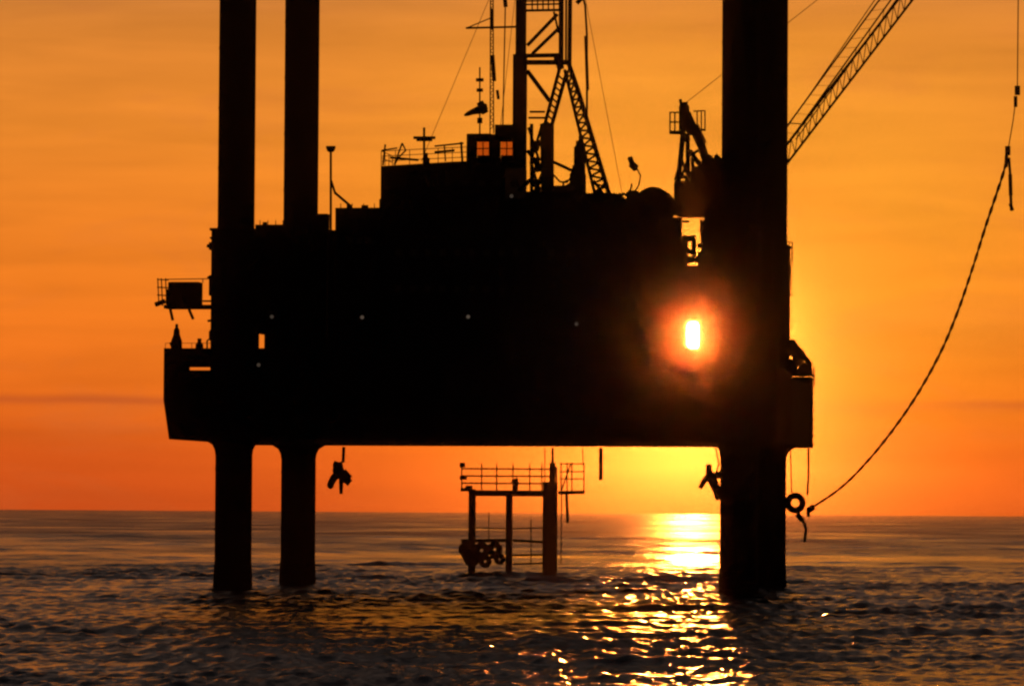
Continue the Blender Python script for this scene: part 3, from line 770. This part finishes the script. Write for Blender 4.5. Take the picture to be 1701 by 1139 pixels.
# tyre fender hung by the leg
tf = thing('tyre_fender', 'round tyre fender hanging against the right leg just above the horizon', 'tyre', P(1322, 835, 27))
q = MB(); c = P(1321, 835, 27); q.torus(c, .76, .33); q.build('tyre', M_DARK, tf, smooth=True)
q = MB(); q.px([(1313, 748), (1315, 818)], 27, 2.2); q.px([(1302, 834), (1312, 835)], 27, 6); q.build('hanging_rope', M_ROPE, tf)
q = MB(); q.px([(1326, 851), (1336, 868), (1339, 880), (1336, 900)], 27, 5); q.px([(1324, 853), (1333, 864)], 27, 9); q.build('rope_tail', M_RED, tf)
q = MB(); q.px([(1343, 745), (1343, 790), (1341, 822)], 27, 3.5); single(q, 'hanging_rope', M_ROPE, 'short thick rope hanging below the right corner of the hull', 'rope', P(1343, 745, 27))

# ------------------------------------------------------------------ left side outrigger
og = thing('outrigger_station', 'small dark cabin on a railed platform jutting left from the rig', 'platform cabin', P(315, 513, 1))
q = MB(); q.sil(272, 360, 506, 514, -.8, 1.6); q.build('deck', M_STEEL, og)
q = MB(); q.sil(279, 337, 468, 507, -.5, 1.4, .06); q.sil(275, 288, 480, 507, -.4, 1.2, .06); q.build('cabin', M_HOUSE, og)
windows(og, 286, 330, 3, 484, 8, 9, -.5)
q = MB()
for x in (262, 268, 275): q.px([(x+2, 508), (x, 462)], .2, 2)
for y in (464, 477, 490): q.px([(261, y), (280, y+1)], .2, 2)
q.px([(258, 506), (274, 500)], .2, 8); q.px([(275, 464), (345, 463)], .2, 1.6); q.px([(337, 463), (337, 470)], .2, 1.6); q.build('railing', M_RED, og)
q = MB(); q.px([(283, 514), (287, 532)], .2, 5); q.px([(314, 514), (321, 530)], .2, 5); q.px([(345, 533), (360, 531)], .2, 4); q.px([(337, 500), (358, 500)], .2, 3); q.px([(345, 462), (358, 455)], .2, 5); q.build('strut', M_STEEL, og)
vt = thing('tapered_vent', 'tall tapered vent post on the left corner of the deck', 'vent', P(293, 578, 0))
q = MB(); c = P(293, 600, 0)
z = lambda y: P(293, y, 0).z - c.z
q.lathe((c.x, 0, c.z), [(.62, z(596)), (.56, z(566)), (.34, z(556)), (.3, z(548)), (.16, z(544)), (.14, z(538))], 14); q.px([(284, 568), (287, 578)], 0, 6); q.build('stack', M_STEEL, vt)
cp = thing('capstan', 'short capstan and pipe bends beside the left leg on deck', 'capstan', P(333, 578, 0))
c = P(331, 600, 0); q = MB(); q.lathe((c.x, 0, c.z), [(.45, z(596)), (.4, z(572)), (.2, z(568)), (.22, z(562))], 14); q.build('drum', M_STEEL, cp)
q = MB(); q.px([(358, 540), (350, 552), (350, 562), (358, 572)], 0, 7); q.px([(356, 556), (344, 566), (344, 590)], 0, 3); q.build_each('pipe', M_STEEL, cp)
railing([(ul+.1, V0+.2, ZT), (us1+.2, V0+.2, ZT)], .5, .03, 2.0, (1.0,)).build('railing', M_STEEL, rig)

# wall lamps that catch the eye as dim spots
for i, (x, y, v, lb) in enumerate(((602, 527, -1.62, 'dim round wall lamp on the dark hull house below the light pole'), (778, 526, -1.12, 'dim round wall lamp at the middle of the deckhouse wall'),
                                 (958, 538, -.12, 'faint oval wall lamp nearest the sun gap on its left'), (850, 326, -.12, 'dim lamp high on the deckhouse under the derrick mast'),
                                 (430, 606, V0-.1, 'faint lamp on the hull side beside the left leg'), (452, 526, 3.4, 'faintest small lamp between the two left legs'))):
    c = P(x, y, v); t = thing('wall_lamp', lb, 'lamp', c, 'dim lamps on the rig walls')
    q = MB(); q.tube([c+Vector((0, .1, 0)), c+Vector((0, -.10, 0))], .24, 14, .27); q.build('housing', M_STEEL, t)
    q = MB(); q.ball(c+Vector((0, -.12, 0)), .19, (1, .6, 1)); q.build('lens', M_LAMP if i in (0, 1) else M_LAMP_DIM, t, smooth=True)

# ------------------------------------------------------------------ anchors under the hull
def anchor_at(cx, cy, v, label):
    c = P(cx, cy, v); t = thing('anchor', label, 'anchor', c, 'anchors hung under the hull')
    return t, c
an, c = anchor_at(565, 768, 0, 'black anchor hanging from a short line by the second leg')
s = .0597
def pv(x, y): return c + Vector(((x-565)*s, 0, -(y-768)*s))
q = MB(); q.tube([pv(571, 742), pv(570, 768)], .16, 8); q.build('pennant', M_STEEL, an)
q = MB(); q.tube([pv(562, 768), pv(568, 786), pv(567, 800), pv(567, 820)], .38, 10, .16); q.tube([pv(554, 770), pv(568, 774)], .32, 8); q.ball(pv(561, 780), .55, (1, .7, 1.1)); q.build('shank', M_DARK, an)
q = MB(); q.tube([pv(562, 786), pv(554, 794), pv(548, 806)], .42, 10, .34); q.ball(pv(549, 805), .36, (1, .8, 1.2)); q.build('fluke', M_DARK, an)
q = MB(); q.tube([pv(568, 786), pv(576, 796), pv(581, 797)], .5, 10, .38); q.tube([pv(570, 784), pv(582, 794)], .42, 8, .3); q.tube([pv(582, 794), pv(574, 802)], .3, 8, .4); q.build('fluke', M_DARK, an)
an2, c = anchor_at(1178, 772, -1.0, 'black anchor with two spread arms against the right leg')
def pv(x, y): return c + Vector(((x-1178)*s, 0, -(y-772)*s))
q = MB(); q.tube([pv(1188, 742), pv(1194, 770), pv(1188, 792)], .08, 6); q.build('pennant', M_STEEL, an2)
q = MB(); q.tube([pv(1177, 771), pv(1178, 782), pv(1179, 792)], .26, 10, .4); q.build('shank', M_DARK, an2)
q = MB(); q.tube([pv(1178, 789), pv(1170, 798), pv(1163, 810)], .34, 10, .22); q.build('fluke', M_DARK, an2)
q = MB(); q.tube([pv(1180, 790), pv(1188, 806), pv(1196, 828)], .5, 10, .4); q.tube([pv(1182, 790), pv(1196, 788)], .35, 8); q.build('fluke', M_DARK, an2)
q = MB(); q.px([(998, 744), (998, 797)], 20, 6.5); single(q, 'hanging_pipe', M_RED, 'single short pipe hanging straight down from the hull bottom', 'pipe', P(998, 744, 20))

# ------------------------------------------------------------------ wellhead platform behind
VP = 96.0
wp = thing('wellhead_platform', 'small frame-like wellhead platform standing in the sea under the rig', 'platform', (P(850, 945, VP).x, VP, 0))
zdn = -6
def down(x, yt, wd, v, seg=12):
    a = P(x, yt, v); d = (to_world(a)-Vector((0, 0, CAM_Z))).length; q = MB(); q.tube([a, (a.x, v, zdn)], wd*d/FPX/2, seg); return q
down(784.5, 812, 12.5, VP).build('leg', M_STEEL, wp)
down(846, 820, 11.5, VP-1).build('leg', M_STEEL, wp)
down(914, 800, 25, VP-.5, 20).build('leg', M_STEEL, wp, label='thick black right-hand leg')
q = MB(); q.sil(779, 926, 814, 824, VP-2, VP+3); q.sil(765, 782, 810, 816, VP-1, VP+2); q.build('deck', M_STEEL, wp)
q = MB(); q.px([(918, 744), (918, 770)], VP-.5, 4); q.px([(918, 768), (917, 806)], VP-.5, 10); q.px([(924, 775), (924, 806)], VP-.5, 3); q.build('conductor', M_DARK, wp)
q = MB()
for y in (778, 790, 802): q.px([(766, y), (925, y+1)], VP+1, 2.6)
for x in (767, 800, 825, 852, 880, 900): q.px([(x, 816), (x, 770)], VP+1, 2.2)
q.px([(764, 772), (772, 772)], VP, 8); q.px([(764, 793), (775, 793)], VP, 7); q.px([(779, 812), (779, 806)], VP, 12)
q.px([(856, 816), (858, 798)], VP-2, 8); q.px([(850, 800), (860, 795)], VP-2, 5)
q.build('railing', M_RED, wp)
q = MB(); q.px([(928, 818), (971, 817)], VP, 6)
for x in (932, 942, 950, 970): q.px([(x, 818), (x, 768)], VP, 2.2)
for y in (770, 783, 795): q.px([(930, y), (971, y)], VP, 2)
q.px([(932, 816), (948, 770)], VP, 2.5); q.px([(968, 745), (968, 770)], VP, 1.8); q.px([(905, 745), (905, 800)], VP, 1.8)
q.px([(941, 818), (943, 868)], VP, 5); q.px([(933, 818), (932, 938)], VP, 2); q.build('side_landing', M_RED, wp)
q = MB()
q.px([(852, 897), (904, 900)], VP-1, 5)
q.px([(790, 876), (842, 878)], VP+2, 1.8); q.px([(850, 878), (904, 876)], VP+2, 1.8)
q.px([(882, 862), (882, 940)], VP+3, 2.0); q.px([(812, 850), (812, 900)], VP+3, 1.6)
q.px([(850, 922), (904, 921)], VP-1, 3.5); q.px([(852, 936), (905, 935)], VP+1, 3)
q.build('cross_brace', M_STEEL, wp)
q = MB(); q.px([(766, 898), (842, 897)], VP-2, 6)
q.px([(770, 902), (772, 922), (780, 936)], VP-2, 12); q.px([(790, 925), (835, 925)], VP-2, 5)
q.build('boat_landing', M_STEEL, wp)
tb = None
for i, (x, y, r0) in enumerate(((773, 912, 11), (800, 914, 13), (822, 912, 12), (806, 932, 10), (830, 928, 9), (786, 928, 11))):
    c = P(x, y, VP-2.6); t = thing('tyre', ['tyre at the outer left corner of the boat landing', 'largest tyre in the upper row of the boat landing', 'tyre at the right of the upper row on the boat landing', 'middle tyre of the lower row, near the water',
         'smallest tyre low by the middle platform leg', 'tyre low beside the left platform leg'][i], 'tyre', c, 'tyres lashed to the boat landing')
    q = MB(); q.torus(c, r0*.64*.073, r0*.44*.073, n=20, m=8); q.build('tread', M_DARK, t, smooth=True)
    q = MB(); q.tube([c+Vector((0, .1, r0*.05)), c+Vector((0, .5, r0*.067+.3))], .04, 5); q.build('lashing', M_ROPE, t)

# ------------------------------------------------------------------ haze
hz = MB(); W_ = 12500.0
bm = hz.bm
for k in range(1):
    pass
me = bpy.data.meshes.new('haze')
z0, z1 = -14.0, 130.0
vs = [(-W_, -W_, z0), (W_, -W_, z0), (W_, W_, z0), (-W_, W_, z0), (-W_, -W_, z1), (W_, -W_, z1), (W_, W_, z1), (-W_, W_, z1)]
me.from_pydata(vs, [], [(0,3,2,1),(4,5,6,7),(0,1,5,4),(1,2,6,5),(2,3,7,6),(3,0,4,7)])
ho = bpy.data.objects.new('haze', me); COL.objects.link(ho); ho['kind'] = 'stuff'; ho['label'] = 'thin glowing sea haze round the sun'
m = bpy.data.materials.new('haze_air'); m.use_nodes = True; t = m.node_tree; t.nodes.clear()
pv_ = t.nodes.new('ShaderNodeVolumePrincipled'); pv_.inputs['Color'].default_value = (1, .84, .70, 1)
pv_.inputs['Density'].default_value = 2.8e-5; pv_.inputs['Anisotropy'].default_value = .9948
out = t.nodes.new('ShaderNodeOutputMaterial'); t.links.new(pv_.outputs[0], out.inputs['Volume'])
me.materials.append(m); hz.bm.free()

for o in COL.objects:
    if '_b' in o: del o['_b']
